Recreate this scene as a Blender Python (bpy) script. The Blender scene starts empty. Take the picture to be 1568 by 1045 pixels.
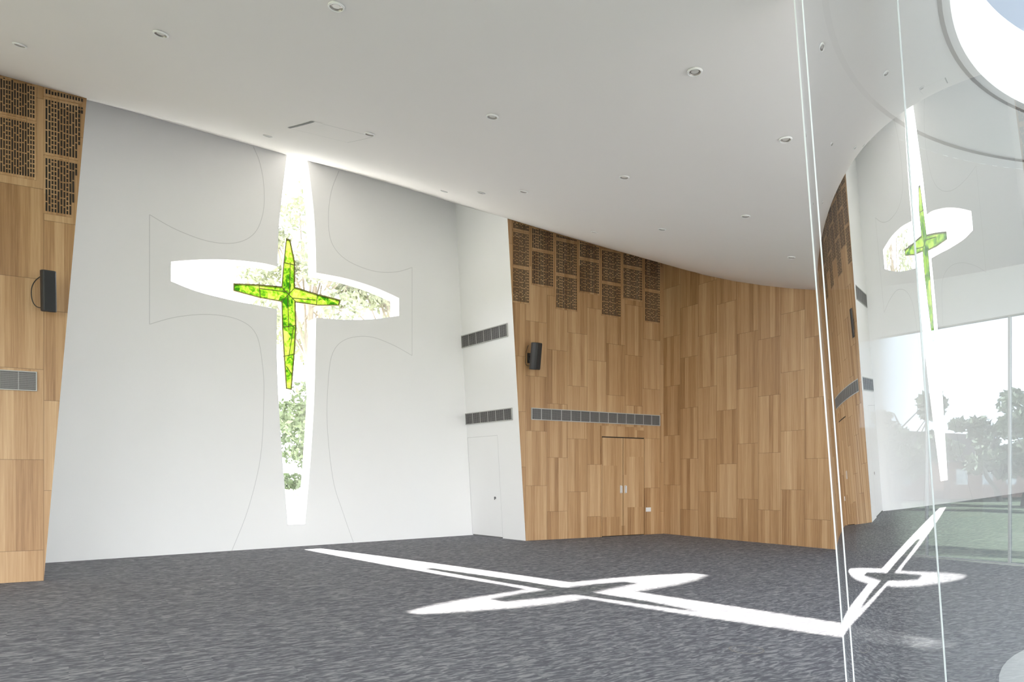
import bpy, bmesh, math, random
import numpy as np
from mathutils import Vector, Matrix
from mathutils.geometry import tessellate_polygon
random.seed(4)
rng = np.random.default_rng(7)
S = bpy.context.scene
EYE = 1.5
F = 1045.3

# ------------------------------------------------------------------ helpers
def link(ob, parent=None):
    S.collection.objects.link(ob)
    if parent: ob.parent = parent
    return ob
def empty(name):
    e = bpy.data.objects.new(name, None); e.empty_display_size = .2
    return link(e)
def mesh_ob(name, verts, faces, mats, uvs=None, midx=None, smooth=False, parent=None):
    me = bpy.data.meshes.new(name)
    me.from_pydata([tuple(v) for v in verts], [], faces)
    for m in (mats if isinstance(mats, (list, tuple)) else [mats]): me.materials.append(m)
    if uvs is not None:
        l = me.uv_layers.new(name="UVMap")
        for lp in me.loops: l.data[lp.index].uv = uvs[lp.vertex_index]
    if midx is not None:
        for p, i in zip(me.polygons, midx): p.material_index = i
    if smooth:
        for p in me.polygons: p.use_smooth = True
    me.update()
    return link(bpy.data.objects.new(name, me), parent)

class MB:
    """simple mesh accumulator"""
    def __init__(s): s.v=[]; s.f=[]; s.m=[]; s.uv=[]
    def add(s, verts, faces, mat=0, uvs=None):
        b=len(s.v); s.v+= [tuple(v) for v in verts]
        s.uv += uvs if uvs else [(0,0)]*len(verts)
        for f in faces: s.f.append([i+b for i in f]); s.m.append(mat)
    def ob(s, name, mats, parent=None, smooth=False):
        return mesh_ob(name, s.v, s.f, mats, s.uv, s.m, smooth, parent)

BOXF=[(0,1,2,3),(7,6,5,4),(0,4,5,1),(1,5,6,2),(2,6,7,3),(3,7,4,0)]
class Wall:
    def __init__(s,O,d,L=(0,0)):
        s.O=np.array(O,float); d=np.array(d,float); s.d=d/np.linalg.norm(d); s.L=np.array(L,float)
        s.n=np.array([s.d[1],-s.d[0]])           # towards the room
    def p(s,u,z,a=0):
        q=s.O+u*s.d+z*s.L+a*s.n
        return (q[0],q[1],z)
    def uz(s,px,py):   # survey: photo measurement -> wall coordinates in metres
        rx=(px-784)/F; rz=(733-py)/F
        A=np.array([[s.d[0],s.L[0],-rx],[s.d[1],s.L[1],-1],[0,1,-rz]])
        b=np.array([-s.O[0],-s.O[1],EYE])
        u,z,Y=np.linalg.solve(A,b); return float(u),float(z)
    def box(s,mb,u0,u1,z0,z1,a,b,mat=0,uvoff=(0,0)):
        vs=[s.p(u0,z0,a),s.p(u1,z0,a),s.p(u1,z1,a),s.p(u0,z1,a),
            s.p(u0,z0,b),s.p(u1,z0,b),s.p(u1,z1,b),s.p(u0,z1,b)]
        uv=[(u0,z0),(u1,z0),(u1,z1),(u0,z1)]*2
        uv=[(x+uvoff[0],y+uvoff[1]) for x,y in uv]
        mb.add(vs,BOXF,mat,uv)
def floor_pt(px,py):
    Y=EYE*F/(py-733); return np.array([(px-784)/F*Y,Y])

# ------------------------------------------------------------------ materials
def mat(name): 
    m=bpy.data.materials.new(name); m.use_nodes=True
    return m, m.node_tree, m.node_tree.nodes, m.node_tree.links, m.node_tree.nodes['Principled BSDF']
def plain(name,col,rough=.5,metal=0,noise=0.0,nscale=8):
    m,t,N,Lk,P=mat(name)
    P.inputs['Base Color'].default_value=(*col,1); P.inputs['Roughness'].default_value=rough; P.inputs['Metallic'].default_value=metal
    if noise:
        tc=N.new('ShaderNodeNewGeometry'); n=N.new('ShaderNodeTexNoise'); n.inputs['Scale'].default_value=nscale
        Lk.new(tc.outputs['Position'],n.inputs['Vector'])
        mx=N.new('ShaderNodeMix'); mx.data_type='RGBA'
        mx.inputs['A'].default_value=(*[c*(1-noise) for c in col],1); mx.inputs['B'].default_value=(*[min(1,c*(1+noise)) for c in col],1)
        Lk.new(n.outputs['Fac'],mx.inputs['Factor']); Lk.new(mx.outputs['Result'],P.inputs['Base Color'])
    return m
class NT:
    def __init__(s,N,L): s.N=N; s.L=L
    def val(s,i,x):
        if hasattr(x,'links') or isinstance(x,bpy.types.NodeSocket): s.L.new(x,i)
        else: i.default_value=x
    def m(s,op,a,b=None,c=None):
        n=s.N.new('ShaderNodeMath'); n.operation=op
        s.val(n.inputs[0],a)
        if b is not None: s.val(n.inputs[1],b)
        if c is not None: s.val(n.inputs[2],c)
        return n.outputs[0]
    def comb(s,x,y,z=0.0):
        n=s.N.new('ShaderNodeCombineXYZ')
        for i,q in zip(n.inputs,(x,y,z)): s.val(i,q)
        return n.outputs[0]
    def white(s,v):
        n=s.N.new('ShaderNodeTexWhiteNoise'); n.noise_dimensions='3D'; s.L.new(v,n.inputs['Vector']); return n.outputs['Value']
    def noise(s,v,scale=1,detail=3,rough=.5,dist=0):
        n=s.N.new('ShaderNodeTexNoise'); s.L.new(v,n.inputs['Vector']); n.inputs['Scale'].default_value=scale
        n.inputs['Detail'].default_value=detail; n.inputs['Roughness'].default_value=rough; n.inputs['Distortion'].default_value=dist
        return n.outputs['Fac']
    def ramp(s,f,stops):
        n=s.N.new('ShaderNodeValToRGB'); s.L.new(f,n.inputs[0]); e=n.color_ramp.elements
        while len(e)<len(stops): e.new(.5)
        for q,(p,c) in zip(e,stops): q.position=p; q.color=(*c,1)
        return n.outputs[0]

def wood_mat(name,seams=True):
    m,t,N,Lk,P=mat(name); k=NT(N,Lk)
    uv=N.new('ShaderNodeUVMap'); sp=N.new('ShaderNodeSeparateXYZ'); Lk.new(uv.outputs[0],sp.inputs[0])
    u,z=sp.outputs[0],sp.outputs[1]
    W=.6; H=1.32
    uc=k.m('DIVIDE',u,W); col=k.m('FLOOR',uc)
    off=k.m('MULTIPLY',k.m('FLOORED_MODULO',col,2.0),.42)
    off=k.m('ADD',off,k.m('MULTIPLY',k.m('FLOORED_MODULO',col,5.0),.06))
    zc=k.m('ADD',k.m('DIVIDE',z,H),off); row=k.m('FLOOR',zc)
    pid=k.white(k.comb(col,row,1.3))
    strip=k.m('FLOOR',k.m('ADD',k.m('DIVIDE',u,.12),k.m('MULTIPLY',pid,3)))
    sid=k.white(k.comb(strip,row,k.m('MULTIPLY',col,.7)))
    grain=k.noise(k.comb(k.m('MULTIPLY',u,30),k.m('ADD',k.m('MULTIPLY',z,.8),k.m('MULTIPLY',sid,40)),sid),1,5,.65,.6)
    fine=k.noise(k.comb(k.m('MULTIPLY',u,130),k.m('MULTIPLY',z,2),sid),1,2)
    tone=k.m('ADD',k.m('MULTIPLY',pid,.13),k.m('MULTIPLY',sid,.27))
    tone=k.m('ADD',tone,k.m('MULTIPLY',grain,.56)); tone=k.m('ADD',tone,k.m('MULTIPLY',fine,.20))
    c=k.ramp(tone,[(.26,(.20,.092,.035)),(.5,(.39,.21,.088)),(.74,(.55,.34,.168)),(.98,(.70,.49,.285))])
    if seams:
        fu=k.m('FRACT',uc); fz=k.m('FRACT',zc)
        e1=k.m('LESS_THAN',k.m('MINIMUM',fu,k.m('SUBTRACT',1,fu)),.007)
        e2=k.m('LESS_THAN',k.m('MINIMUM',fz,k.m('SUBTRACT',1,fz)),.0035)
        e=k.m('MULTIPLY',k.m('MAXIMUM',e1,e2),.5)
        mx=N.new('ShaderNodeMix'); mx.data_type='RGBA'; Lk.new(e,mx.inputs['Factor']); Lk.new(c,mx.inputs['A']); mx.inputs['B'].default_value=(.06,.028,.012,1)
        c=mx.outputs['Result']
    Lk.new(c,P.inputs['Base Color']); P.inputs['Roughness'].default_value=.42
    P.inputs['Specular IOR Level'].default_value=.35
    return m

def carpet_mat():
    m,t,N,Lk,P=mat('carpet_grey_streak'); k=NT(N,Lk)
    g=N.new('ShaderNodeNewGeometry'); sp=N.new('ShaderNodeSeparateXYZ'); Lk.new(g.outputs['Position'],sp.inputs[0])
    x,y=sp.outputs[0],sp.outputs[1]
    a=math.radians(33); ca,sa=math.cos(a),math.sin(a)
    u=k.m('ADD',k.m('MULTIPLY',x,ca),k.m('MULTIPLY',y,sa)); v=k.m('SUBTRACT',k.m('MULTIPLY',y,ca),k.m('MULTIPLY',x,sa))
    cv=k.m('FLOOR',k.m('DIVIDE',v,.5)); cu=k.m('FLOOR',k.m('ADD',k.m('DIVIDE',u,.5),k.m('MULTIPLY',cv,.5)))
    cid=k.white(k.comb(cu,cv,.5))
    wob=k.noise(k.comb(u,v),1.7,2); vv=k.m('ADD',v,k.m('MULTIPLY',wob,.16))
    uu=k.m('ADD',u,k.m('MULTIPLY',vv,.5))
    n1=k.noise(k.comb(k.m('MULTIPLY',uu,7.5),k.m('MULTIPLY',vv,28),k.m('MULTIPLY',cid,1.5)),1,2,.5,.9)
    n2=k.noise(k.comb(k.m('MULTIPLY',uu,26),k.m('MULTIPLY',vv,150)),1,2,.6)
    s=k.m('ADD',k.m('MULTIPLY',n1,.85),k.m('MULTIPLY',n2,.3)); s=k.m('ADD',s,k.m('MULTIPLY',cid,.015))
    c=k.ramp(s,[(.45,(.100,.101,.116)),(.57,(.136,.137,.154)),(.64,(.218,.219,.232)),(.75,(.31,.31,.315))])
    Lk.new(c,P.inputs['Base Color']); P.inputs['Roughness'].default_value=.95; P.inputs['Specular IOR Level'].default_value=.1
    return m

def glass_mat(name,tint=(.93,.97,.965),gain=1.7,ior=1.52,rcol=(1,1,1),haze=0.0):
    m,t,N,Lk,P=mat(name); k=NT(N,Lk); N.remove(P)
    fr=N.new('ShaderNodeFresnel'); fr.inputs['IOR'].default_value=ior
    f=k.m('MINIMUM',k.m('MULTIPLY',fr.outputs[0],gain),.95)
    tr=N.new('ShaderNodeBsdfTransparent'); tr.inputs[0].default_value=(*tint,1)
    base=tr.outputs[0]
    if haze:
        df=N.new('ShaderNodeBsdfDiffuse'); df.inputs[0].default_value=(.90,.96,1,1)
        tl=N.new('ShaderNodeBsdfTranslucent'); tl.inputs[0].default_value=(.90,.96,1,1)
        m1=N.new('ShaderNodeMixShader'); m1.inputs[0].default_value=.5; Lk.new(df.outputs[0],m1.inputs[1]); Lk.new(tl.outputs[0],m1.inputs[2])
        m2=N.new('ShaderNodeMixShader'); m2.inputs[0].default_value=haze; Lk.new(base,m2.inputs[1]); Lk.new(m1.outputs[0],m2.inputs[2]); base=m2.outputs[0]
    gl=N.new('ShaderNodeBsdfGlossy'); gl.inputs['Roughness'].default_value=.0; gl.inputs[0].default_value=(*rcol,1)
    mx=N.new('ShaderNodeMixShader'); Lk.new(f,mx.inputs[0]); Lk.new(base,mx.inputs[1]); Lk.new(gl.outputs[0],mx.inputs[2])
    Lk.new(mx.outputs[0],N['Material Output'].inputs[0])
    return m

def stained_mat():
    m,t,N,Lk,P=mat('stained_glass_lime'); k=NT(N,Lk); N.remove(P)
    g=N.new('ShaderNodeNewGeometry')
    vo=N.new('ShaderNodeTexVoronoi'); vo.inputs['Scale'].default_value=3.6; Lk.new(g.outputs['Position'],vo.inputs['Vector'])
    sp=N.new('ShaderNodeSeparateColor'); Lk.new(vo.outputs['Color'],sp.inputs[0])
    nz=k.noise(g.outputs['Position'],9,5,.65,.8)
    f=k.m('ADD',k.m('MULTIPLY',sp.outputs[0],.26),k.m('MULTIPLY',nz,.95))
    c=k.ramp(f,[(.42,(.002,.018,.0005)),(.52,(.016,.050,.0012)),(.60,(.042,.082,.0025)),(.80,(.085,.115,.015))])
    tl=N.new('ShaderNodeBsdfTranslucent'); tr=N.new('ShaderNodeBsdfTransparent')
    Lk.new(c,tl.inputs[0]); Lk.new(c,tr.inputs[0])
    ms=N.new('ShaderNodeMixShader'); ms.inputs[0].default_value=.9; Lk.new(tr.outputs[0],ms.inputs[1]); Lk.new(tl.outputs[0],ms.inputs[2])
    Lk.new(ms.outputs[0],N['Material Output'].inputs[0])
    return m

M_white=plain('plaster_white',(.93,.93,.925),.7,noise=.006,nscale=3)
M_ceil=plain('ceiling_plaster',(.85,.82,.795),.75,noise=.006,nscale=1.5)
M_reveal=plain('reveal_white',(.9,.9,.89),.6)
M_line=plain('shadow_joint_grey',(.68,.68,.68),.8)
M_wood=wood_mat('timber_veneer_panel')
M_woodp=wood_mat('timber_veneer_plain',False)
M_slot=plain('slot_dark',(.018,.012,.008),.9)
M_black=plain('speaker_black',(.008,.008,.009),.55)
M_mesh=plain('speaker_grille_black',(.012,.012,.013),.8,noise=.3,nscale=300)
M_alu=plain('anodised_aluminium',(.62,.62,.60),.35,.6)
M_ventf=plain('vent_frame',(.42,.42,.40),.5,.1)
M_ventd=plain('vent_dark',(.05,.048,.045),.8)
M_blade=plain('vent_blade',(.20,.195,.19),.5,.2)
M_trim=plain('white_trim_powdercoat',(.82,.82,.81),.4)
M_dlin=plain('downlight_reflector',(.36,.33,.30),.3,.5)
M_dlc=plain('downlight_lens',(.72,.70,.66),.3)
M_carpet=carpet_mat()
M_glass=glass_mat('curved_hazed_glass',(.86,.915,.92),6.0,1.5,(.96,.98,1),.13)  # haze mixed in to imitate milky reflections of the bright foyer
M_wglass=glass_mat('window_glass',(.97,.98,.98),1.0)
M_tglass=glass_mat('sky_dimming_glass',(.19,.225,.26),1.5)  # tint added to dim the overbright sky seen through the pane
M_lime=stained_mat()
M_lead=plain('bronze_frame',(.16,.14,.03),.5,.2)
M_conc=plain('pale_concrete',(.72,.71,.68),.8,noise=.06,nscale=2)
M_grass=plain('lawn_grass',(.21,.24,.14),.95,noise=.3,nscale=1.5)
M_bark=plain('tree_bark',(.26,.22,.17),.9,noise=.3,nscale=5)
M_leaf=plain('leaf_green',(.30,.33,.21),.7,noise=.45,nscale=1.3)
M_leaf3=plain('leaf_mid_green',(.15,.20,.10),.7,noise=.5,nscale=1.3)
M_leaf2=plain('leaf_dark_green',(.08,.12,.05),.7,noise=.5,nscale=1.3)
M_brick=plain('brick_red',(.42,.24,.17),.9,noise=.2,nscale=6)
M_roof=plain('roof_tile',(.20,.15,.13),.8,noise=.2,nscale=6)
M_seal=plain('silicone_joint',(.50,.55,.55),.4)
M_edge=plain('bright_edge_line',(.86,.93,.93),.15)
M_sealdk=plain('dark_joint',(.12,.12,.12),.7)

# ------------------------------------------------------------------ survey
cwO=floor_pt(67,863); cwE=floor_pt(723,820)
CW=Wall(cwO,cwE-cwO)                       # cross wall
rwO=floor_pt(805,829); rwE=floor_pt(1016,818)
RW=Wall(rwO,rwE-rwO)                       # right timber wing
lwO=floor_pt(67,890); LW=Wall(lwO,(.875,.483))   # left timber wing
swE=floor_pt(1287,843)
SW=Wall(rwE,swE-rwE)                       # right side timber wall
RT=Wall(cwE,rwO-cwE,(-.053,-.036))         # return wall (leans)
C=np.array([6.95,2.6]); Rb,Rt,ZT=5.09,5.44,5.1
A0,A1=153,345                              # extent of the glass arc, degrees
nvec=np.array([-.635,.772])

def prof(n): return float(np.interp(n,[-9,0,3,5,7.15,9.2,11.8,14.56],[5.1,5.1,5.12,5.26,5.58,6.25,7.35,8.52]))
pts=[]
for w,lst in ((LW,[(0,115),(66,133),(133,151)]),(CW,[(133,153),(300,199),(470,246),(600,282),(697,312)]),
              (RW,[(777,335),(870,363),(940,383),(1008,400)]),(SW,[(1060,417),(1130,432),(1190,440),(1253,445)])):
    for q in lst:
        u,z=w.uz(*q); p=w.p(u,z); pts.append(p)
for x,y in [(-10,3),(-10,-2),(-10,-7),(-4,-6),(0,-1),(-4,3),(-5,7),(0,3),(1,7),(-1,10),(3,11),(-3,12.3),(8,9.2),(12,6),(14,2),(14,-6),(6,-6),(-7,0)]:
    pts.append((x,y,prof(nvec@np.array([x,y]))))
PT=np.array(pts)
def U(r2): return np.where(r2>1e-12,r2*np.log(np.maximum(r2,1e-12)),0)
def tps_fit(P,lam=.4):
    n=len(P); K=U(((P[:,None,:2]-P[None,:,:2])**2).sum(-1))+np.eye(n)*lam
    Q=np.c_[np.ones(n),P[:,:2]]
    A=np.zeros((n+3,n+3)); A[:n,:n]=K; A[:n,n:]=Q; A[n:,:n]=Q.T
    return np.linalg.solve(A,np.r_[P[:,2],0,0,0])
TW=tps_fit(PT)
def ceil(x,y):
    r2=(PT[:,0]-x)**2+(PT[:,1]-y)**2
    z=float(U(r2)@TW[:-3]+TW[-3]+TW[-2]*x+TW[-1]*y)
    r=math.hypot(x-C[0],y-C[1]); s=min(1,max(0,(r-Rt)/2.2)); s=s*s*(3-2*s)
    return ZT+(z-ZT)*s if r>Rt else ZT
def ray_ceil(px,py,off=0):
    rx=(px-784)/F; rz=(733-py)/F
    f=lambda Y: EYE+rz*Y-ceil(rx*Y,Y)+off
    Y=.5
    while Y<30 and f(Y)<0: Y+=.05
    lo,hi=Y-.05,Y
    for _ in range(20):
        mid=(lo+hi)/2
        if f(mid)<0: lo=mid
        else: hi=mid
    Y=hi; return (rx*Y,Y,EYE+rz*Y)

# ------------------------------------------------------------------ room outline at ceiling
uLt,zLt=LW.uz(133,151); uRt,zRt=RW.uz(777,335); uCt,zCt=CW.uz(697,312)
LWL=-3.2
pe=np.array(LW.p(uLt,0)[:2]); back=(CW.n@(pe-CW.O))
plc=pe-CW.n*back
uL0=float((plc-CW.O)@CW.d)
SWL=16.0
out=[LW.p(LWL,0)[:2],LW.p(uLt,0)[:2],CW.p(uL0,0)[:2],CW.p(uCt,0)[:2],RW.p(uRt,0)[:2],RW.p(np.linalg.norm(rwE-rwO),0)[:2],
     SW.p(SWL,0)[:2],(14.5,-7.0),(-10.2,-7.0),(-10.2,LW.p(LWL,0)[1])]
def outline_r(th):
    d=np.array([math.cos(th),math.sin(th)]); best=None
    n=len(out)
    for i in range(n):
        a=np.array(out[i]); b=np.array(out[(i+1)%n]); e=b-a
        den=d[0]*(-e[1])+d[1]*e[0]
        if abs(den)<1e-9: continue
        w=a-C
        r=(w[0]*(-e[1])+w[1]*e[0])/den; s=(d[0]*w[1]-d[1]*w[0])/den
        if r>0 and -1e-9<=s<=1+1e-9: best=r if best is None else min(best,r)
    return best
ths=[2*math.pi*i/220 for i in range(220)]
for o in out:
    a=math.atan2(o[1]-C[1],o[0]-C[0])%(2*math.pi); ths+= [(a-1e-4)%(2*math.pi),(a+1e-4)%(2*math.pi)]
ths=sorted(ths)
NR=30; V=[];Fc=[]
for th in ths:
    rm=outline_r(th)+.02
    for j in range(NR+1):
        r=Rt+(rm-Rt)*(j/NR); x=C[0]+r*math.cos(th); y=C[1]+r*math.sin(th); V.append((x,y,ceil(x,y)))
nt=len(ths)
for i in range(nt):
    for j in range(NR):
        a=i*(NR+1)+j; b=((i+1)%nt)*(NR+1)+j
        Fc.append((a,a+1,b+1,b))
mesh_ob('ceiling',V,Fc,M_ceil,smooth=True)

# ------------------------------------------------------------------ floor
mesh_ob('floor',[(-10.3,-7.1,0),(14.6,-7.1,0),(14.6,4,0)]+[(*SW.p(SWL,0,-.05)[:2],0),(*SW.p(0,0,-.1)[:2],0),(*CW.p(np.linalg.norm(cwE-cwO)+.2,0,-.02)[:2],0),(*CW.p(-1,0,-.02)[:2],0),(-10.3,12,0)],
        [tuple(range(8))],M_carpet)

# ------------------------------------------------------------------ timber walls
def strip_wall(name,w,u0b,u0t,u1b,u1t,mat,n=24,parent=None):
    V=[];UV=[];Fc=[]
    for i in range(n+1):
        f=i/n; ub=u0b+(u1b-u0b)*f; ut=u0t+(u1t-u0t)*f
        x,y,_=w.p(ut,0); zt=ceil(x,y)+.02
        V+=[w.p(ub,0),w.p(ut,zt)]; UV+=[(ub,0),(ut,zt)]
    for i in range(n): a=2*i; Fc.append((a,a+2,a+3,a+1))
    return mesh_ob(name,V,Fc,mat,UV,parent=parent)
RWlen=float(np.linalg.norm(rwE-rwO))
strip_wall('wall_front_right_timber',RW,0,uRt,RWlen,RWlen,M_wood)
strip_wall('wall_front_left_timber',LW,LWL,LWL,0,uLt,M_wood)
GW0,_=SW.uz(1312,800); GW1,_=SW.uz(1700,800)
strip_wall('wall_right_timber',SW,0,0,GW0,GW0,M_wood)
strip_wall('wall_right_white',SW,GW1,GW1,SWL,SWL,M_white)
GH=4.3
V=[SW.p(GW0,GH),SW.p(GW1,GH),SW.p(GW1,5.9),SW.p(GW0,5.9)]
mesh_ob('wall_right_header',V,[(0,1,2,3)],M_white,[(GW0,GH),(GW1,GH),(GW1,5.9),(GW0,5.9)])

def quadwall(name,a,b,c,d,m):
    return mesh_ob(name,[a,b,c,d],[(0,1,2,3)],m,[(0,0),(1,0),(1,1),(0,1)])
ct=CW.p(uCt,0); et=RW.p(uRt,0)
quadwall('wall_return_right',(*cwE,0),(*rwO,0),(et[0],et[1],ceil(*et[:2])+.02),(ct[0],ct[1],ceil(*ct[:2])+.02),M_white)
lt=LW.p(uLt,0); lc=CW.p(uL0,0); lcb=CW.p(float((lwO-CW.O)@CW.d),0)
quadwall('wall_return_left',(*lwO,0),lcb,(lc[0],lc[1],ceil(*lc[:2])+.02),(lt[0],lt[1],ceil(*lt[:2])+.02),M_white)
e=LW.p(LWL,0)
GLy=4.0; GLh=4.9
quadwall('wall_left',(-10.2,GLy,0),(-10.2,e[1],0),(-10.2,e[1],7.9),(-10.2,GLy,7.9),M_white)
quadwall('wall_left_header',(-10.2,-7,GLh),(-10.2,GLy,GLh),(-10.2,GLy,7.9),(-10.2,-7,7.9),M_white)
quadwall('wall_left_end',(-10.2,e[1],0),(e[0],e[1],0),(e[0],e[1],7.9),(-10.2,e[1],7.9),M_white)
se=SW.p(SWL,0)
quadwall('wall_right_end',(se[0],se[1],0),(14.5,-7,0),(14.5,-7,5.4),(se[0],se[1],5.4),M_white)

# ------------------------------------------------------------------ cross wall with cross-shaped opening
def cat(P,n=6):
    P=[np.array(p,float) for p in P]; out=[]
    for i in range(len(P)-1):
        p0=P[max(i-1,0)];p1=P[i];p2=P[i+1];p3=P[min(i+2,len(P)-1)]
        for j in range(n):
            t=j/n
            out.append(.5*((2*p1)+(-p0+p2)*t+(2*p0-5*p1+4*p2-p3)*t*t+(-p0+3*p1-3*p2+p3)*t**3))
    out.append(P[-1]); return out
segs=[[(440,232),(433,290),(427,350),(425,409)],
      [(425,409),(400,403),(350,398),(305,398),(262,401)],
      [(262,401),(262,431)],
      [(262,431),(300,446),(350,459),(400,469),(424,474)],
      [(424,474),(424,540),(427,620),(433,710),(441,804)],
      [(441,804),(467,803)],
      [(467,803),(475,710),(481,610),(484,487)],
      [(484,487),(530,490),(572,489),(611,484)],
      [(611,484),(611,457)],
      [(611,457),(575,441),(530,427),(484,418)],
      [(484,418),(483,370),(479,310),(469,232)]]
hole=[]
for sg in segs:
    c=cat(sg) if len(sg)>2 else [np.array(q,float) for q in sg]
    hole+=[CW.uz(*q) for q in c][(1 if hole else 0):]
def ctop(u): x,y,_=CW.p(u,0); return ceil(x,y)+.02
hole[0]=(hole[0][0],ctop(hole[0][0])); hole[-1]=(hole[-1][0],ctop(hole[-1][0]))
ub_end=float(np.linalg.norm(cwE-cwO))
poly=[(uL0-1.2,0)]
for i in range(8):
    u=uL0-1.2+(hole[0][0]-uL0+1.2)*i/8; poly.append((u,ctop(max(u,uL0))))
poly+=hole
for i in range(1,9):
    u=hole[-1][0]+(uCt-hole[-1][0])*i/8; poly.append((u,ctop(u)))
poly.append((ub_end,0))
tri=tessellate_polygon([[Vector((u,z,0)) for u,z in poly]])
TH=.42
mb=MB()
mb.add([CW.p(u,z) for u,z in poly],[tuple(t) for t in tri],0)
outer=[CW.p(u,z,-TH) for u,z in poly]
mb.add(outer,[tuple(reversed(t)) for t in tri],0)
nh=len(hole)
mb.add([CW.p(u,z) for u,z in hole]+[CW.p(u,z,-TH) for u,z in hole],
       [(i,i+1,nh+i+1,nh+i) for i in range(nh-1)]+[(nh-1,0,nh,2*nh-1)],1)
mb.ob('wall_front_white',[M_white,M_reveal])
htri=tessellate_polygon([[Vector((u,z,0)) for u,z in hole]])
w1=empty('window_1')
mesh_ob('pane',[CW.p(u,z,-TH+.05) for u,z in hole],[tuple(t) for t in htri],M_wglass,parent=w1)

gs=[(441,363),(448,365),(455,400),(455,438),(490,449),(525,458),(523,467),(490,467),(456,462),(457,500),(454,550),(450,597),(441,595),(438,550),(435,500),(434,461),(400,455),(360,444),(360,432),(400,434),(434,437),(437,400)]
gs=[CW.uz(*q) for q in gs]
gz=-.14
def offs(poly,k):
    out=[]
    n=len(poly)
    for i in range(n):
        a=np.array(poly[i-1]);b=np.array(poly[i]);d=np.array(poly[(i+1)%n])
        n1=(b-a)/np.linalg.norm(b-a);n2=(d-b)/np.linalg.norm(d-b)
        N1=np.array([-n1[1],n1[0]]);N2=np.array([-n2[1],n2[0]])
        m=N1+N2; m=m/max(np.dot(m,m)/2,.5)
        out.append(tuple(b+m*k))
    return out
inn=offs(gs,-.024)
g=empty('stained_glass_cross')
t2=tessellate_polygon([[Vector((u,z,0)) for u,z in gs]])
mesh_ob('lime_glass',[CW.p(u,z,gz) for u,z in gs],[tuple(t) for t in t2],M_lime,parent=g)
ng=len(gs); mb=MB()
vs=[CW.p(u,z,gz+.03) for u,z in gs]+[CW.p(u,z,gz+.03) for u,z in inn]+[CW.p(u,z,gz-.03) for u,z in gs]+[CW.p(u,z,gz-.03) for u,z in inn]
fs=[]
for i in range(ng):
    j=(i+1)%ng
    fs+=[(i,j,ng+j,ng+i),(2*ng+i,2*ng+j,3*ng+j,3*ng+i),(i,j,2*ng+j,2*ng+i),(ng+i,ng+j,3*ng+j,3*ng+i)]
mb.add(vs,fs,0); mb.ob('frame',[M_lead],g)
mb=MB()
def bar(w,mb,p,q,wd,a,b,mat=0):
    p=np.array(p);q=np.array(q);d=(q-p)/np.linalg.norm(q-p);m=np.array([-d[1],d[0]])*wd/2
    c=[p-m,q-m,q+m,p+m]
    mb.add([w.p(*x,a) for x in c]+[w.p(*x,b) for x in c],BOXF,mat)
for a,b in [((434,437),(457,461)),((456,438),(434,461)),((438,400),(455,404)),((435,500),(457,497)),((437,545),(455,541)),((400,434),(402,456)),((490,449),(488,467)),((441,445),(400,440)),((452,455),(487,458)),((444,452),(446,505)),((447,448),(448,400)),((446,545),(453,500)),((442,560),(452,575))]:
    bar(CW,mb,CW.uz(*a),CW.uz(*b),.012,gz-.012,gz+.016)
mb.ob('leading',[M_lead],g)

mb=MB()
def groove(P,w=CW):
    q=[np.array(w.uz(*p)) for p in P]
    for i in range(len(q)-1):
        if np.linalg.norm(q[i+1]-q[i])>1e-4: bar(w,mb,q[i],q[i+1],.012,0,.002)
groove([(229,329),(229,497)]); groove([(631,410),(631,545)])
groove(cat([(229,329),(270,352),(320,370),(362,372),(390,357),(403,325),(404,285),(398,250),(388,225)]))
groove(cat([(229,497),(270,486),(320,482),(365,490),(392,512),(402,560),(404,610),(399,700),(380,780),(355,844)]))
groove(cat([(519,262),(507,295),(503,335),(508,372),(530,398),(570,415),(605,417),(631,410)]))
groove(cat([(631,545),(600,528),(565,516),(530,520),(510,540),(503,580),(501,650),(510,735),(525,785),(541,831)]))
mb.ob('wall_engraving',[M_line])

# ------------------------------------------------------------------ perforated acoustic panels
def acoustic(w,x0,x1,zb,zt_fn,edge=None):
    mb=MB(); ph=.86
    z=zb; top=max(zt_fn(x0),zt_fn(x1))
    while z<top:
        z1=min(z+ph-.02,top)
        def put(u0,u1,za,zb2,a,b,mat):
            lim=min(zt_fn(u0),zt_fn(u1))-.03
            zb3=min(zb2,lim)
            if zb3-za<.015: return
            if edge:
                if not edge((u0,u1),(za,zb3)): return
            w.box(mb,u0,u1,za,zb3,a,b,mat,(3.1,1.7))
        ns=12
        for i in range(ns):
            a=x0+.008+(x1-x0-.016)*i/ns; b=x0+.008+(x1-x0-.016)*(i+1)/ns
            put(a,b,z,z1,.002,.014,0)
        nc=13; cw=(x1-x0-.05)/nc
        for i in range(nc):
            ua=x0+.025+cw*(i+.16); ub=x0+.025+cw*(i+.80)
            zz=z+.035
            k=0
            while zz<z+ph-.06:
                ln=[.13,.05,.09,.17,.05,.11][(i*2+k*3+(i//3))%6]
                e2=min(zz+ln,z+ph-.05)
                if e2-zz>.02: put(ua,ub,zz,e2,.0141,.0155,1)  # dark slivers on the panel face, hole shade put into colour
                zz=e2+.018; k+=1
        z+=ph
    return mb.ob('acoustic_panel',[M_woodp,M_slot])
def zt(w): 
    return lambda u: ceil(*w.p(u,0)[:2])
cols=[(784,811,467),(813,848,442),(850,884,478),(886,918,453),(920,951,488),(953,984,463),(986,1011,497)]
def redge(us,zs): return min(us)>uRt*zs[1]/zRt+.02
for a,b,yb in cols:
    u0=RW.uz(a,yb)[0]; u1,z0=RW.uz(b,yb)
    if a==784: u0=RW.uz(784,335)[0]
    acoustic(RW,u0,min(u1,RWlen-.02),z0,zt(RW),redge if a==784 else None)
def ledge(us,zs): return max(us)<uLt*zs[0]/zLt-.03
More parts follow.
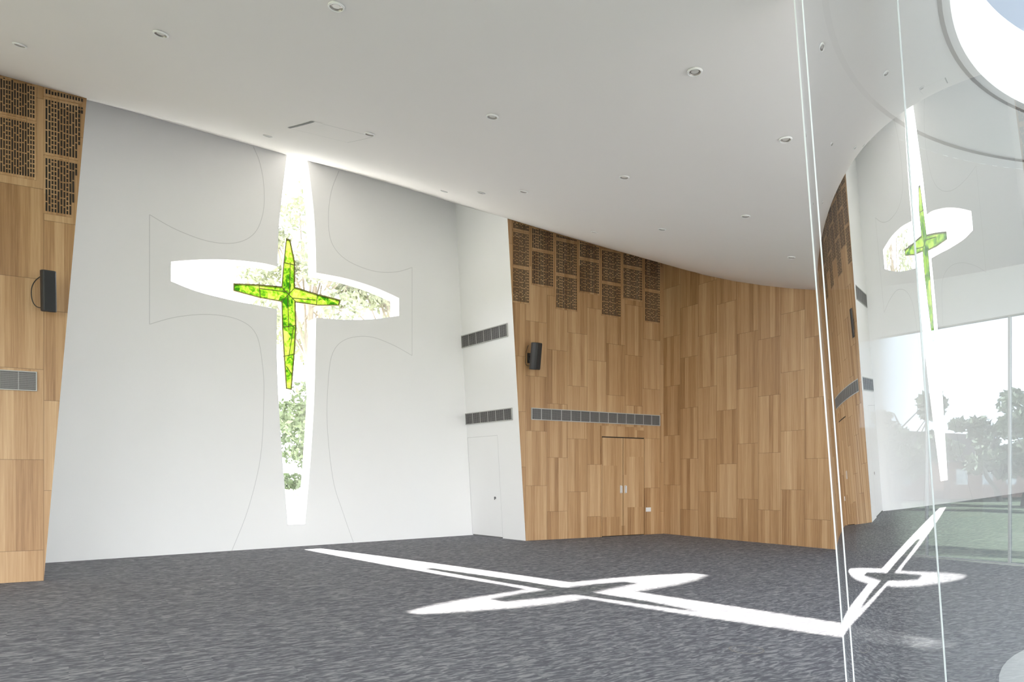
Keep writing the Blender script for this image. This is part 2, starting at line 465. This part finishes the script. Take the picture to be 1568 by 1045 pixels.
for a,b,yb in [(-70,-12,338),(-3,57,277),(66,131,337)]:
    u0=LW.uz(a,yb)[0]; u1,z0=LW.uz(b,yb)
    acoustic(LW,u0,u1,z0,zt(LW),ledge if a==66 else None)

# ------------------------------------------------------------------ vent grilles
def vent(w,a,b,blades=40,div=8,name='vent_grille',f=.02,bar_=.008):
    u0,z1=w.uz(*a); u1,z0=w.uz(*b)
    mb=MB()
    w.box(mb,u0,u1,z0,z1,.001,.006,1)
    for (p,q,r,s) in ((u0,u1,z0,z0+f),(u0,u1,z1-f,z1),(u0,u0+f,z0+f,z1-f),(u1-f,u1,z0+f,z1-f)): w.box(mb,p,q,r,s,.001,.03,0)
    for i in range(1,div): 
        u=u0+(u1-u0)*i/div; w.box(mb,u-bar_,u+bar_,z0+f,z1-f,.006,.022,0)
    n=max(4,int((z1-z0)/.028))
    for i in range(1,n):
        z=z0+f+(z1-z0-2*f)*i/n; w.box(mb,u0+f,u1-f,z-.004,z+.004,.006,.02,2)
    for i in range(1,blades):
        u=u0+(u1-u0)*i/blades; w.box(mb,u-.004,u+.004,z0+f,z1-f,.006,.018,2)
    mb.ob(name,[M_ventf,M_ventd,M_blade])
vent(RW,(813,625),(1010,653),90,14)
vent(RT,(707,515),(778.5,516),24,6)
vent(RT,(713,634),(785.5,644),24,6)
vent(LW,(-60,563),(57,600),60,4,f=.012,bar_=.004)

# ------------------------------------------------------------------ speakers
def speaker(w,px,py0,py1,width,cable):
    u,z1=w.uz(px,py0); _,z0=w.uz(px,py1); h=z1-z0
    root=empty('wall_speaker')
    base=Vector(w.p(u,(z0+z1)/2,.30)); nn=Vector((*w.n,0)); dd=Vector((*w.d,0))
    rot=Matrix((dd,Vector((0,0,1)),nn)).transposed()
    tilt=Matrix.Rotation(math.radians(9),3,'X')@Matrix.Rotation(math.radians(18),3,'Y')
    def tf(v): return base+rot@(tilt@Vector(v))
    bm=MB(); hw=width/2; hh=h/2; dp=width*.55
    pr=[(-hw*.7,-dp),(hw*.7,-dp),(hw,-dp*.2),(hw,dp*.6),(hw*.8,dp),(-hw*.8,dp),(-hw,dp*.6),(-hw,-dp*.2)]
    n=len(pr)
    vs=[tf((x,-hh,z)) for x,z in pr]+[tf((x,hh,z)) for x,z in pr]
    bm.add(vs,[(i,(i+1)%n,n+(i+1)%n,n+i) for i in range(n)]+[tuple(range(n))[::-1],tuple(range(n,2*n))],0)
    ob=bm.ob('cabinet',[M_black],root)
    b=ob.modifiers.new('b','BEVEL'); b.width=.012; b.segments=2
    bm=MB(); vs=[tf((x,y,dp+.008)) for x,y in ((-hw*.72,-hh*.93),(hw*.72,-hh*.93),(hw*.72,hh*.93),(-hw*.72,hh*.93))]+[tf((x,y,dp-.01)) for x,y in ((-hw*.72,-hh*.93),(hw*.72,-hh*.93),(hw*.72,hh*.93),(-hw*.72,hh*.93))]
    bm.add(vs,BOXF,0); bm.ob('front_grille',[M_mesh],root)
    bm=MB(); zc=(z0+z1)/2
    w.box(bm,u-.05,u+.05,zc-.12,zc+.12,0,.02); w.box(bm,u-.02,u+.02,zc+.05,zc+.09,.02,.30); w.box(bm,u-.02,u+.02,zc-.09,zc-.05,.02,.30)
    bm.ob('bracket',[M_black],root)
    cu=bpy.data.curves.new('cable','CURVE'); cu.dimensions='3D'; cu.bevel_depth=.007; cu.bevel_resolution=2
    sp=cu.splines.new('BEZIER'); P=[w.p(u-.02,zc+.3,.01),w.p(u-cable*.5,zc+.26,.06),w.p(u-cable,zc+.02,.08),w.p(u-cable*.6,zc-.2,.08),w.p(u,zc-.05,.2)]
    sp.bezier_points.add(len(P)-1)
    for q,p in zip(sp.bezier_points,P): q.co=p; q.handle_left_type=q.handle_right_type='AUTO'
    co=bpy.data.objects.new('cable',cu); cu.materials.append(M_black); link(co,root)
speaker(LW,77,424,484,.18,.22)
speaker(RW,810,529,569,.20,.14)

# ------------------------------------------------------------------ double door
d1=empty('door_1')
ua,zd=RW.uz(920.5,670); um,_=RW.uz(953,670); ub,_=RW.uz(985.5,672)
zh=RW.uz(953,654)[1]
for i,(p,q) in enumerate(((ua,um),(um,ub))):
    mb=MB(); RW.box(mb,p+.011,q-.011,.02,zd-.01,.006,.03,0,(.37*i+.2,.5)); mb.ob('leaf_%d'%(i+1),[M_woodp],d1)
mb=MB()
RW.box(mb,ua-.004,ub+.004,.0,zd+.02,.001,.006,0)
mb.ob('shadow_gap',[M_slot],d1)
mb=MB()
RW.box(mb,ua-.03,ua-.004,0,zh,.001,.034,0,(.1,0)); RW.box(mb,ub+.004,ub+.03,0,zh,.001,.034,0,(.1,0)); RW.box(mb,ua-.004,ub+.004,zd+.02,zh,.001,.03,0,(5.1,2.2))
mb.ob('frame',[M_woodp],d1)
zk=RW.uz(953,750)[1]
mb=MB()
for s in (-1,1):
    c=um+s*.075
    RW.box(mb,c-.022,c+.022,zk-.10,zk+.10,.03,.036,0)
    RW.box(mb,c-.012,c+.012,zk-.09,zk-.07,.036,.075,0); RW.box(mb,c-.012,c+.012,zk+.07,zk+.09,.036,.075,0)
    RW.box(mb,c-.012,c+.012,zk-.09,zk+.09,.065,.08,0)
mb.ob('pull_handles',[M_trim],d1)
u,z=RW.uz(992.5,781)
mb=MB(); RW.box(mb,u-.085,u+.085,z-.055,z+.055,0,.012,0)
for i in range(3): RW.box(mb,u-.065+i*.05,u-.035+i*.05,z-.02,z+.02,.012,.017,0)
mb.ob('light_switch',[M_trim])
u0,zt0=RT.uz(716,671); u1,_=RT.uz(762,671)
d2=empty('door_2')
mb=MB()
RT.box(mb,u0-.005,u0+.005,0,zt0,0,.003); RT.box(mb,u1-.005,u1+.005,0,zt0,0,.003); RT.box(mb,u0,u1,zt0-.005,zt0+.005,0,.003)
mb.ob('joint',[M_line],d2)
mb=MB(); RT.box(mb,u0+.02,u1-.01,0,.03,0,.006); mb.ob('threshold_gap',[M_sealdk],d2)
u,z=RT.uz(758.5,763)
mb=MB(); ring=[(math.cos(a)*.03,math.sin(a)*.03) for a in [i*math.pi/8 for i in range(16)]]
mb.add([RT.p(u+x,z+y,.0) for x,y in ring]+[RT.p(u+x,z+y,.02) for x,y in ring],[(i,(i+1)%16,16+(i+1)%16,16+i) for i in range(16)]+[tuple(range(16,32))],0)
RT.box(mb,u-.008,u+.008,z-.05,z+.01,.02,.035,0)
mb.ob('lock',[M_sealdk],d2)

# ------------------------------------------------------------------ downlights
def downlight(px,py,D=.135):
    x,y,z=ray_ceil(px,py)
    e=.05
    nx=(ceil(x+e,y)-ceil(x-e,y))/(2*e); ny=(ceil(x,y+e)-ceil(x,y-e))/(2*e)
    nv=Vector((nx,ny,-1)).normalized(); a=nv.orthogonal().normalized(); b=nv.cross(a)
    o=Vector((x,y,ceil(x,y)))
    prof=[(D*.50,0.0,0),(D*.50,.012,0),(D*.44,.016,0),(D*.385,.012,0),(D*.34,.002,1),(D*.25,.0015,1),(D*.24,.004,2),(D*.001,.004,2)]
    K=24; V=[];Fc=[];mi=[]
    for r,h,_ in prof:
        for i in range(K):
            t=2*math.pi*i/K; V.append(o+a*(r*math.cos(t))+b*(r*math.sin(t))+nv*(h+.002))
    for j in range(len(prof)-1):
        for i in range(K):
            Fc.append((j*K+i,j*K+(i+1)%K,(j+1)*K+(i+1)%K,(j+1)*K+i)); mi.append(prof[j+1][2])
    mesh_ob('recessed_downlight',V,Fc,[M_trim,M_dlin,M_dlc],midx=mi)
for p in [(515,9),(246,51),(30,68),(1064,109),(754,178),(566,205),(410,208),(1203,213),(956,271),(680,293),(737,295),(802,293),(1142,331),(910,355),(1014,351),(1212,394)]:
    downlight(*p)
def cstrip(mb,p,q,w,n=10,off=.004):
    a=Vector(ray_ceil(*p)); b=Vector(ray_ceil(*q)); d=(b-a).normalized(); s=Vector((-d.y,d.x,0)).normalized()*w/2
    V=[]
    for i in range(n+1):
        c=a.lerp(b,i/n)
        for k in (-1,1):
            x,y=c.x+s.x*k,c.y+s.y*k; V.append((x,y,ceil(x,y)-off))
    mb.add(V,[(2*i,2*i+1,2*i+3,2*i+2) for i in range(n)],0)
mb=MB(); cstrip(mb,(442,196),(480,186),.03); mb.ob('trim_1',[M_sealdk])
mb=MB(); cstrip(mb,(480,186),(572,209),.010); cstrip(mb,(442,196),(532,218),.006); cstrip(mb,(532,218),(572,209),.006); mb.ob('trim_2',[M_ventf])

c=floor_pt(1143,996)
K=40; V=[];Fc=[]
for j,(r,h) in enumerate([(.15,0.001),(.15,.004),(.135,.004),(.135,.003),(.001,.003)]):
    for i in range(K): V.append((c[0]+r*math.cos(2*math.pi*i/K),c[1]+r*math.sin(2*math.pi*i/K),h))
for j in range(4):
    for i in range(K): Fc.append((j*K+i,j*K+(i+1)%K,(j+1)*K+(i+1)%K,(j+1)*K+i))
mesh_ob('floor_outlet_lid',V,Fc,[M_blade,M_carpet],midx=[0]*K*2+[1]*K*2)

# ------------------------------------------------------------------ curved glass
def ringmesh(prof,K=180,close=False,a0=0,a1=360):
    V=[];Fc=[]; full=(a1-a0)>=360; n=K if full else K+1
    for r,z in prof:
        for i in range(n):
            t=math.radians(a0+(a1-a0)*i/K); V.append((C[0]+r*math.cos(t),C[1]+r*math.sin(t),z))
    m=len(prof)
    for j in range(m if close else m-1):
        j2=(j+1)%m
        for i in range(K): Fc.append((j*n+i,j*n+(i+1)%n,j2*n+(i+1)%n,j2*n+i))
    return V,Fc
cg=empty('curved_glass_wall')
V,Fc=ringmesh([(Rb,.02),(Rt,ZT-.02)],200,a0=A0,a1=A1); mesh_ob('glazing',V,Fc,M_glass,smooth=True,parent=cg)
mb=MB(); me_=MB()
jts=[(A0,.007,.012,1),(A0+9,.002,.004,1)]+[(A0+(A1-A0)*i/8,.002,.003,0) for i in range(1,9)]  # edge bars are pale lines added to imitate the bright silhouette glint
for th_,wd,oo,isedge in jts:
    th=math.radians(th_); dt=wd/5.2
    vs=[]
    for z,r in ((.02,Rb),(ZT-.02,Rt)):
        for s in (-dt,dt):
            for o in (-oo,oo):
                vs.append((C[0]+(r+o)*math.cos(th+s),C[1]+(r+o)*math.sin(th+s),z))
    (me_ if isedge else mb).add(vs,[(0,1,5,4),(2,3,7,6),(0,2,6,4),(1,3,7,5)],0)
mb.ob('silicone_joints',[M_seal],cg); me_.ob('edge_highlight_lines',[M_edge],cg)
V,Fc=ringmesh([(Rb-.03,0),(Rb-.03,.03),(Rb+.03,.03),(Rb+.03,0)],a0=A0,a1=A1); mesh_ob('base_channel',V,Fc,M_ventf,parent=cg)
V,Fc=ringmesh([(Rt-.215,ZT-.012),(Rt-.17,ZT-.012)]); mesh_ob('trim_4',V,Fc,M_slot)
V,Fc=ringmesh([(Rt+.0,ZT),(4.45,ZT+.0),(4.42,ZT+.04),(4.42,ZT+.66),(5.5,ZT+.7)]); mesh_ob('courtyard_eave',V,Fc,M_trim)
V,Fc=ringmesh([(4.53,ZT-.01),(4.50,ZT-.01)]); mesh_ob('trim_3',V,Fc,M_slot)
V,Fc=ringmesh([(4.15,0.02),(.01,0.025)],96); mesh_ob('courtyard_paving',V,Fc,M_conc)

# ------------------------------------------------------------------ glazed openings
def framed(name,w,u0,u1,z0,z1,div,trans=(),t=.05,m=None,gm=None):
    e=empty(name); mb=MB()
    for (p,q,r,s) in ((u0,u1,z0,z0+t),(u0,u1,z1-t,z1),(u0,u0+t,z0,z1),(u1-t,u1,z0,z1)): w.box(mb,p,q,r,s,-.06,.03)
    for i in range(1,div): u=u0+(u1-u0)*i/div; w.box(mb,u-t/2,u+t/2,z0+t,z1-t,-.06,.03)
    for z in trans: w.box(mb,u0+t,u1-t,z-.025,z+.025,-.06,.03)
    mb.ob('frame',[m or M_alu],e)
    mesh_ob('pane',[w.p(u0,z0,-.02),w.p(u1,z0,-.02),w.p(u1,z1,-.02),w.p(u0,z1,-.02)],[(0,1,2,3)],gm or M_wglass,parent=e)
framed('window_2',SW,GW0,GW1,0.02,GH,3,(),.025,M_ventf,M_tglass)
BK=Wall((14.5,-7.0),(-1,0))
framed('window_3',BK,.1,24.6,.02,5.15,14,(2.6,))
LG=Wall((-10.2,-7.0),(0,1))
framed('window_4',LG,.1,11.0,.02,GLh,7,(2.4,))

# ------------------------------------------------------------------ exterior
mesh_ob('ground_lawn',[(-200,-200,-.08),(200,-200,-.08),(200,260,-.08),(-200,260,-.08)],[(0,1,2,3)],M_grass)
pv=[CW.p(-14,0,-.46),CW.p(16,0,-.46),CW.p(16,0,-46),CW.p(-14,0,-46)]
mesh_ob('exterior_paving',[(p[0],p[1],-.04) for p in pv],[(0,1,2,3)],M_conc)
def tree(x,y,h,cr,blobs,leaves,lm,name='tree',ls=.2,trunk=.3,low=.45):
    root=empty(name)
    V=[];Fc=[]
    K=8
    pts_=[(x+.4*math.sin(i*.9+x),y+.3*math.cos(i*1.3+y),h*.8*i/6-.08) for i in range(7)]
    for i,p in enumerate(pts_):
        r=trunk*(1-.13*i)
        for k in range(K): V.append((p[0]+r*math.cos(2*math.pi*k/K),p[1]+r*math.sin(2*math.pi*k/K),p[2]))
    for i in range(6):
        for k in range(K): Fc.append((i*K+k,i*K+(k+1)%K,(i+1)*K+(k+1)%K,(i+1)*K+k))
    B=[]
    for i in range(blobs):
        a=rng.uniform(0,6.28); rr=cr*math.sqrt(rng.uniform(0,1)); zz=h*rng.uniform(low,.95)
        B.append((x+rr*math.cos(a),y+rr*math.sin(a),zz,cr*rng.uniform(.22,.42)))
        b=len(V); s=pts_[3+(i%3)]; 
        for (q,r) in ((s,trunk*.35),((B[-1][0],B[-1][1],zz),.03)):
            for k in range(4): V.append((q[0]+r*math.cos(1.57*k),q[1]+r*math.sin(1.57*k),q[2]))
        for k in range(4): Fc.append((b+k,b+(k+1)%4,b+4+(k+1)%4,b+4+k))
    mesh_ob('trunk',V,Fc,M_bark,parent=root)
    V=[];Fc=[]
    for n in range(leaves):
        bx,by,bz,br=B[n%blobs]
        d=rng.normal(size=3); d/=np.linalg.norm(d); r=br*rng.uniform(.3,1)**.6
        c=np.array([bx,by,bz])+d*r*np.array([1,1,.75])
        a=rng.normal(size=3); a/=np.linalg.norm(a); b=np.cross(a,rng.normal(size=3)); b/=np.linalg.norm(b)
        s=ls*rng.uniform(.6,1.3); k=len(V)
        V+= [c-a*s,c+b*s*.45,c+a*s,c-b*s*.45]; Fc.append((k,k+1,k+2,k+3))
    mesh_ob('foliage',V,Fc,lm,parent=root)
tree(-10.6,37,20,3.4,30,8000,M_leaf)
tree(-7.0,41,17,4.0,26,7000,M_leaf,ls=.22)
tree(-11.5,44,10,3.5,24,6000,M_leaf3,ls=.22,low=.25)
tree(-17.5,66,9,5,20,5000,M_leaf3,ls=.3,low=.1)
for (x,y,h,c_) in [(24,42,7,2.5),(33,47,6,2.5),(29,38,5,2),(42,52,9,4),(20,36,4,2)]:
    tree(x,y,h,c_,14,2500,M_leaf,ls=.3,low=.25,trunk=.2)
def house(x,y,a,L=12,W=8,H=3,R=2.4):
    root=empty('brick_house'); ca,sa=math.cos(a),math.sin(a)
    T=lambda p:(x+p[0]*ca-p[1]*sa,y+p[0]*sa+p[1]*ca,p[2])
    l,w=L/2,W/2
    mb=MB()
    v=[(-l,-w,-.08),(l,-w,-.08),(l,w,-.08),(-l,w,-.08),(-l,-w,H),(l,-w,H),(l,w,H),(-l,w,H),(-l,0,H+R*.9),(l,0,H+R*.9)]
    mb.add([T(p) for p in v],[(0,1,5,4),(1,2,6,9,5),(2,3,7,6),(3,0,4,8,7)],0); mb.ob('walls',[M_brick],root)
    o=.6; v=[(-l-o,-w-o,H-.3),(l+o,-w-o,H-.3),(l+o,0,H+R),(-l-o,0,H+R),(l+o,w+o,H-.3),(-l-o,w+o,H-.3)]
    mb=MB(); mb.add([T(p) for p in v],[(0,1,2,3),(3,2,4,5)],0); mb.ob('roof',[M_roof],root)
    mb=MB()
    for wx in (-l*.6,0,l*.6):
        for yy in (-w-.03,w+.03):
            v=[(wx-.8,yy,1),(wx+.8,yy,1),(wx+.8,yy,2.2),(wx-.8,yy,2.2)]; mb.add([T(p) for p in v],[(0,1,2,3)],0)
    mb.ob('windows',[M_trim],root)
house(36,58,.5); house(24,52,.2,10)
house(-44,-4,1.5); house(-40,-26,1.2); house(-20,-42,.3)
for (x,y,h,c_) in [(-12,-26,9,4),(0,-34,10,5),(12,-30,8,4),(22,-28,9,4),(-36,6,7,2.5),(-34,-14,6,2),(-38,14,8,3),(-28,-28,7,3)]:
    tree(x,y,h,c_,14,2500,M_leaf2,ls=.35,low=.25,trunk=.25)

# ------------------------------------------------------------------ light
W=bpy.data.worlds.new('sky'); S.world=W; W.use_nodes=True
N=W.node_tree.nodes; Lk=W.node_tree.links; k=NT(N,Lk); bg=N['Background']
tc=N.new('ShaderNodeTexCoord'); sp=N.new('ShaderNodeSeparateXYZ'); Lk.new(tc.outputs['Generated'],sp.inputs[0])
nz=k.noise(tc.outputs['Generated'],2.6,5,.55)
col=k.ramp(k.m('ADD',sp.outputs[2],k.m('MULTIPLY',k.m('SUBTRACT',nz,.5),.25)),[(0,(.97,.97,1)),(.33,(.92,.95,1)),(.42,(.052,.068,.095)),(.9,(.045,.063,.09))])
Lk.new(col,bg.inputs[0]); bg.inputs[1].default_value=11.5
sd=Vector((5.77,-6.03,-5.62))
su=bpy.data.lights.new('sun','SUN'); su.energy=46; su.angle=math.radians(.6); su.color=(1,.95,.87)
so=link(bpy.data.objects.new('sun',su)); so.rotation_euler=sd.to_track_quat('-Z','Y').to_euler(); so.location=(-20,30,30)
def portal(name,loc,rot,sx,sy):
    pl=bpy.data.lights.new(name,'AREA'); pl.shape='RECTANGLE'; pl.size=sx; pl.size_y=sy
    pl.cycles.is_portal=True
    po=link(bpy.data.objects.new(name,pl)); po.location=loc; po.rotation_euler=rot
portal('back_glazing_portal',(2.2,-7.15,2.6),(math.radians(90),0,0),24.4,5.1)
portal('left_glazing_portal',(-10.35,-1.5,2.45),(math.radians(90),0,math.radians(-90)),10.9,4.9)
portal('courtyard_portal',(C[0],C[1],5.85),(0,0,0),8.9,8.9)
S.view_settings.view_transform='Standard'
S.view_settings.gamma=1.16

cam=bpy.data.cameras.new('camera'); cam.lens=24; cam.sensor_width=36; cam.shift_y=(733-522.7)/1568; cam.clip_end=1000
co=link(bpy.data.objects.new('camera',cam)); co.location=(0,0,EYE); co.rotation_euler=(math.radians(90),0,0)
S.camera=co
